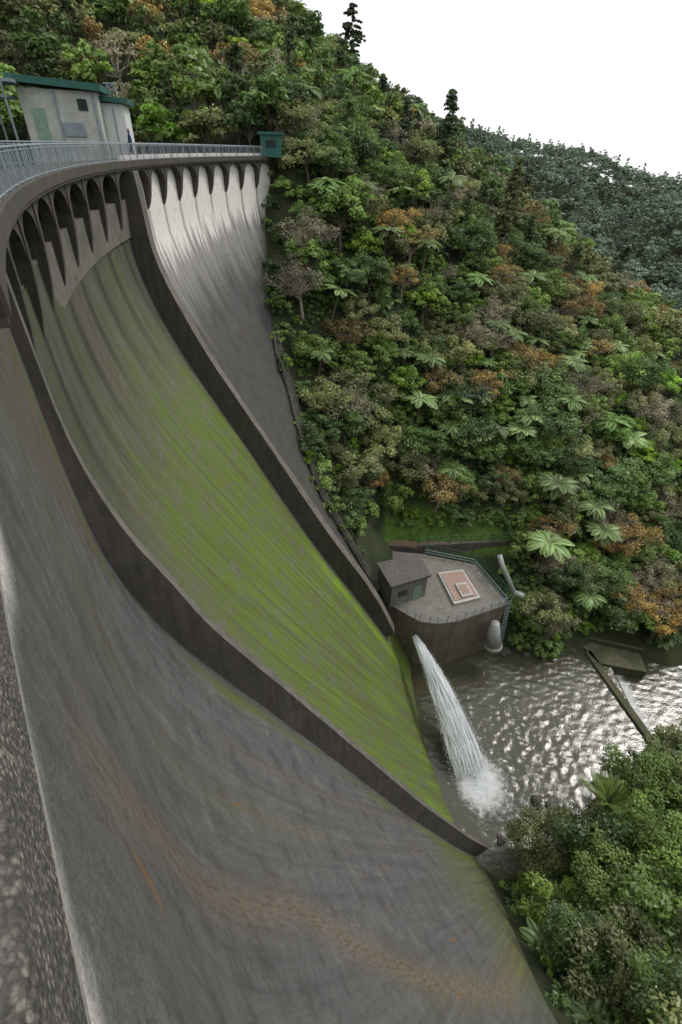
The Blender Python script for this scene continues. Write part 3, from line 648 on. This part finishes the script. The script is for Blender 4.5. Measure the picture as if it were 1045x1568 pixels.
def conifer(name,h=10,rb=2.2,m='conifer',n=60,nl=70,shape=1.0,size=.15,low=.12):
    mb=MB(); mb.tube([(0,0,-1),(.1,0,h*.5),(0,0,h)],[.24,.15,.03],7,0)
    for i in range(n):
        t=low+(.98-low)*random.random(); z_=h*t; rr=rb*(math.sin(math.pi*min(1,t*1.0))**.6*.9 if shape<1 else (1-t)**.75+.08)*random.uniform(.5,1.15); a=random.random()*6.28
        c=np.array([rr*math.cos(a),rr*math.sin(a),z_-.25*rr]); mb.tube([(0,0,z_+.1),tuple(c)],[.05,.015],3,0,cap=False)
        for f_ in(.45,.75,1.0):
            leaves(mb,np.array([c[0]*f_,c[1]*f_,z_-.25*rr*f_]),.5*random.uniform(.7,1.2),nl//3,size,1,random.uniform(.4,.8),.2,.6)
    return mb.mesh(name,[M_bark,LM[m]])
protoC=bpy.data.collections.new('tree_kinds'); protoL=bpy.data.collections.new('ridge_tree_kinds'); farC=bpy.data.collections.new('distant_tree_kinds'); bushC=bpy.data.collections.new('undergrowth_kinds')
def proto(col,name,me):
    o=bpy.data.objects.new(name,me); col.objects.link(o)
def K(col,key,me,lst): proto(col,'k%02d_%s'%(len(lst),key),me); lst.append(key)
def kindset(col,lst,q,sz,pre):
    bl=lambda nm,lm,h,cr,n,l,s,*a,**k: broadleaf(pre+nm,lm,h,cr,max(12,int(n*(.55 if q<1 else 1))),int(l*q),s*sz,*a,**k)
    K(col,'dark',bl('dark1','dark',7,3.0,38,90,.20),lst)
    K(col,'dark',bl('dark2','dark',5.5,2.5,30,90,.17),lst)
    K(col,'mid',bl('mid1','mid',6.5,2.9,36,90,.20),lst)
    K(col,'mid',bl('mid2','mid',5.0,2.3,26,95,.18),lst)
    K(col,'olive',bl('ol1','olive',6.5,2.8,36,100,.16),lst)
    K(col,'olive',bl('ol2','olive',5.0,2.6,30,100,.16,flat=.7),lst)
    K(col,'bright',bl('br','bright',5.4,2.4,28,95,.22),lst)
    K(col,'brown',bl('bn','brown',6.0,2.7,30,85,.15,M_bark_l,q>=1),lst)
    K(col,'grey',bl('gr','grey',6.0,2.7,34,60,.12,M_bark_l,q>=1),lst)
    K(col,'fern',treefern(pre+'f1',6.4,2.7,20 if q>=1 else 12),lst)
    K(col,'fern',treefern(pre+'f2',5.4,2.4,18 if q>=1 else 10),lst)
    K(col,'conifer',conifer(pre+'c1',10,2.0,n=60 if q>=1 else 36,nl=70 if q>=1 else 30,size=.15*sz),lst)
    K(col,'conifer',conifer(pre+'c2',8,2.3,'dark',70 if q>=1 else 36,80 if q>=1 else 30,.9,.15*sz),lst)
kinds=[];kl=[]
kindset(protoC,kinds,1.0,1.0,'n_'); kindset(protoL,kl,.5,1.75,'r_')
fk=[]
K(farC,'far',broadleaf('f1','far',8,3.6,18,36,.50,trunk=False),fk)
K(farC,'far',broadleaf('f2','far',9,3.2,16,36,.48,trunk=False,flat=1.1),fk)
K(farC,'farcon',conifer('f3',12,2.6,'far',26,30,1,.36),fk)
bk=[]
K(bushC,'b1',broadleaf('b1','dark',1.8,1.2,12,55,.15,trunk=False),bk)
K(bushC,'b2',broadleaf('b2','mid',1.6,1.2,12,55,.17,trunk=False),bk)
K(bushC,'b3',treefern('b3',.4,1.6,12),bk)
K(bushC,'b4',broadleaf('b4','bright',1.3,1.0,8,40,.22,trunk=False),bk)
# ---------------------------------------------------------------- scatter
def scatter(name,pts,idxs,scl,rot,col):
    me=bpy.data.meshes.new(name); me.from_pydata([tuple(p) for p in pts],[],[])
    a=me.attributes.new('kid','INT','POINT');a.data.foreach_set('value',np.asarray(idxs,np.int32))
    a=me.attributes.new('scl','FLOAT_VECTOR','POINT');a.data.foreach_set('vector',np.asarray(scl,np.float32).ravel())
    a=me.attributes.new('rot','FLOAT_VECTOR','POINT');a.data.foreach_set('vector',np.asarray(rot,np.float32).ravel())
    o=new_obj(name,me); ng=bpy.data.node_groups.new(name+'_gn','GeometryNodeTree')
    ng.interface.new_socket('Geometry',in_out='INPUT',socket_type='NodeSocketGeometry'); ng.interface.new_socket('Geometry',in_out='OUTPUT',socket_type='NodeSocketGeometry')
    gi=ng.nodes.new('NodeGroupInput');go=ng.nodes.new('NodeGroupOutput')
    ip=ng.nodes.new('GeometryNodeInstanceOnPoints'); ci=ng.nodes.new('GeometryNodeCollectionInfo'); ci.inputs[0].default_value=col; ci.inputs['Separate Children'].default_value=True; ci.inputs['Reset Children'].default_value=True
    ip.inputs['Pick Instance'].default_value=True
    def na(nm,t):
        n_=ng.nodes.new('GeometryNodeInputNamedAttribute'); n_.data_type=t; n_.inputs['Name'].default_value=nm; return n_.outputs['Attribute']
    lk=ng.links.new
    lk(gi.outputs[0],ip.inputs['Points']); lk(ci.outputs[0],ip.inputs['Instance']); lk(na('kid','INT'),ip.inputs['Instance Index']); lk(na('scl','FLOAT_VECTOR'),ip.inputs['Scale'])
    er=ng.nodes.new('FunctionNodeEulerToRotation'); lk(na('rot','FLOAT_VECTOR'),er.inputs[0]); lk(er.outputs[0],ip.inputs['Rotation'])
    lk(ip.outputs[0],go.inputs[0]); md=o.modifiers.new('scatter','NODES'); md.node_group=ng; return o
def jgrid(x0,x1,y0,y1,s):
    a,b_=np.meshgrid(np.arange(x0,x1,s),np.arange(y0,y1,s)); a=a.ravel()+rng.uniform(-.45,.45,a.size)*s; b_=b_.ravel()+rng.uniform(-.45,.45,b_.size)*s; return a,b_
def allowed(x,y,z,mar):
    r=np.hypot(x-CX,y-CY);ph=np.degrees(np.arctan2(y-CY,CX-x))
    mm=np.where(ph>-12,mar*.55,mar)
    ok=~((r>R-g(z,ph)-mm)&(r<R+9)&(ph<22.5))
    ok&=~((r>R+2)&(r<R+200)&(ph>-80)&(z<-4.2)&(ph<40)&(x<-8))
    ok&=~((x>3-mar*.3)&(x<24+mar*.5)&(y>38)&(y<53.5))
    ok&=~((y>53)&(y<56.2+mar*.35)&(x>4)&(x<29))
    ok&=~((z<-55.9 if mar<1 else z<-55.6)&(x<90)&(y<60))
    if mar<1: ok&=~((x<17.2)&(y>17.5)&(y<38))
    else: ok&=~((x<19.5)&(y>15.0)&(y<38))
    ok&=~((x>33)&(x<45)&(y>37.5)&(y<45))
    ok&=~((x>-10)&(x<-7.5)&(y>72)&(y<82))
    d=np.hypot(x,y); az=np.degrees(np.arctan2(x,y))
    if mar>=1: ok&=~((az>-10)&(az<-5.5)&(d>70)&(d<84))
    ok&=(az>-42)&(az<100)&(d>9)
    return ok
def build(x,y,mar,kindf,smin,smax,sink=.4,lean=.08):
    z=terr(x,y); ok=allowed(x,y,z,mar); x,y,z=x[ok],y[ok],z[ok]; n=len(x)
    s=rng.uniform(smin,smax,n); pts=np.stack([x,y,z-sink],-1); rot=np.stack([rng.normal(0,lean,n),rng.normal(0,lean,n),rng.random(n)*6.28],-1)
    return pts,kindf(x,y,n),np.stack([s*rng.uniform(.95,1.2,n),s*rng.uniform(.95,1.2,n),s*rng.uniform(.85,1.15,n)],-1),rot
def kf(x,y,n):
    w=np.array([.12,.09,.16,.14,.15,.12,.07,.045,.075,.065,.055,.025,.02]);w/=w.sum(); base=rng.choice(len(kinds),n,p=w)
    cl=np.array([noise.noise(Vector((a*.06,b_*.06,9))) for a,b_ in zip(x,y)])+.15*(x>38)
    sw=(cl>.22)&(rng.random(n)<.38); base[sw]=rng.choice([7,8,4],sw.sum(),p=[.42,.30,.28])
    nb_=(y<32)&((base==7)|(base==8)); base[nb_]=2; return base
x,y=jgrid(-12,115,2,125,2.9); k=(np.hypot(x,y)<115); A1=build(x[k],y[k],1.8,kf,.55,1.2)
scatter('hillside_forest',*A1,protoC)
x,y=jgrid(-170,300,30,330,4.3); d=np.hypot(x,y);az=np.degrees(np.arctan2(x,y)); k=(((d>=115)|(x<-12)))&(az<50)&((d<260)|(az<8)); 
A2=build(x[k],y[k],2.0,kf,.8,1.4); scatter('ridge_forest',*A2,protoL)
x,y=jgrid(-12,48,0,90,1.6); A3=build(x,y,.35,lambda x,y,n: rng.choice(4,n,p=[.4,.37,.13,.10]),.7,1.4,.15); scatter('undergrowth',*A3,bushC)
x,y=jgrid(-150,560,150,760,7.4); d=np.hypot(x,y);az=np.degrees(np.arctan2(x,y)); k=(d>255)&(az<50)&(az>-12)&(d<720)
A4=build(x[k],y[k],0,lambda x,y,n: rng.choice(3,n,p=[.5,.35,.15]),.9,1.6); scatter('distant_hill_forest',*A4,farC)
# hero trees
def hero(name,me,x,y,s=1,rz=0,zoff=-.3,z=None):
    o=new_obj(name,me); zz=float(terr(x,y)[0]) if z is None else z; o.location=(x,y,zz+zoff); o.scale=(s,s,s); o.rotation_euler=(0,0,rz); return o
hb1=broadleaf('fg_broadleaf_mesh','mid',8,3.6,64,170,.15); hb2=broadleaf('fg_olive_mesh','olive',8,3.4,60,180,.13); hb3=broadleaf('fg_dark_mesh','dark',7,3.4,56,150,.16)
for nm,me_,xx,yy,ss in(('broadleaf_tree',hb2,20.6,17.2,.95),('broadleaf_tree',hb1,31.5,21,1.05),('broadleaf_tree',hb1,22.5,12.5,.9),('broadleaf_tree',hb3,18.6,8.5,.75),('broadleaf_tree',hb1,29,14.5,1.0),('broadleaf_tree',hb3,21,4,.9),('broadleaf_tree',hb2,26,7,.95),('broadleaf_tree',hb2,36,20,1.0)):
    hero(nm,me_,xx,yy,ss,random.random()*6)
mb=MB(); mb.tube([(0,0,-1),(0.1,0,8)],[.2,.15],7,0)
for i in range(24): frond(mb,(.1,0,8),i*2.4,3.0,random.uniform(.2,1.2),1,random.uniform(.35,.75),random.uniform(.5,1.5),.26,16)
mb.tube([(.1,0,8),(.2,.1,12)],[.12,.05],5,0)
hero('nikau_palm',mb.mesh('nikau_palm',[M_bark,LM['mid']]),25.6,19.4,1.0)
fm=treefern('hero_fern_mesh',6.2,3.0,26)
for xx,yy,ss in((31,58,1.1),(20,64,.9),(27,66,.9),(12,70,.95),(38,54,1.0),(5,80,.9),(24,80,.9),(-4,78,.9),(16,60,.8),(33,72,.9)): hero('tree_fern',fm,xx,yy,ss,random.random()*6)
hero('kauri_tree',conifer('kauri_mesh',20,4.2,'conifer',80,220,.9,.28,.35),-2,190,1.0,0,-1)
hero('rimu_tree',conifer('rimu_mesh',15,3.2,'conifer',130,110,1,.21),17.6,117,1.1)
hero('rimu_tree',conifer('rimu2_mesh',15,3.0,'olive',120,100,1,.19),28,101,1.15); hero('rimu_tree',conifer('rimu3_mesh',12,2.8,'conifer',110,100,1,.18),5,122,1.0); hero('rimu_tree',bpy.data.meshes['rimu_mesh'],9,112,.8,1.0)
# ---------------------------------------------------------------- world, sun, camera
w=bpy.data.worlds.new('World'); sc.world=w; w.use_nodes=True; nt=w.node_tree; bg=nt.nodes['Background']
sky=N(nt,'ShaderNodeTexSky',sky_type='NISHITA'); sky.sun_disc=False; sky.sun_elevation=math.radians(50); sky.sun_rotation=math.radians(60)
tc=N(nt,'ShaderNodeTexCoord').outputs['Generated']
skl=mix(nt,1.0,sky.outputs[0],(.12,.12,.12),'MULTIPLY')
cl=mix(nt,noise_tex(nt,mapping(nt,tc,(1,1,2.5)),1.6,5,.5),(1.12,1.14,1.17),(1.27,1.27,1.26))
L(nt,mix(nt,.92,skl,cl),bg.inputs[0]); bg.inputs[1].default_value=1.0
sd=bpy.data.lights.new('sun','SUN'); sd.energy=1.5; sd.angle=math.radians(12); sd.color=(1,.96,.9); so=bpy.data.objects.new('sun',sd); sc.collection.objects.link(so)
az=math.radians(60); el=math.radians(50); v=Vector((math.sin(az)*math.cos(el),math.cos(az)*math.cos(el),math.sin(el))); so.rotation_euler=v.to_track_quat('Z','Y').to_euler()
Pp=math.radians(37.43);Rr=math.radians(2.14)
fw=Vector((0,math.cos(Pp),-math.sin(Pp)));up=Vector((0,math.sin(Pp),math.cos(Pp)));rt=Vector((1,0,0))
r2=rt*math.cos(Rr)+up*math.sin(Rr);u2=-rt*math.sin(Rr)+up*math.cos(Rr)
cd=bpy.data.cameras.new('camera'); cam=bpy.data.objects.new('camera',cd); sc.collection.objects.link(cam); sc.camera=cam
cam.matrix_world=Matrix(((r2.x,u2.x,-fw.x,0),(r2.y,u2.y,-fw.y,0),(r2.z,u2.z,-fw.z,0),(0,0,0,1)))
cd.sensor_fit='VERTICAL'; cd.sensor_height=36; cd.lens=730.7/1568*36; cd.clip_start=.05; cd.clip_end=5000
sc.view_settings.view_transform='Standard'; sc.view_settings.look='None'; sc.view_settings.exposure=0
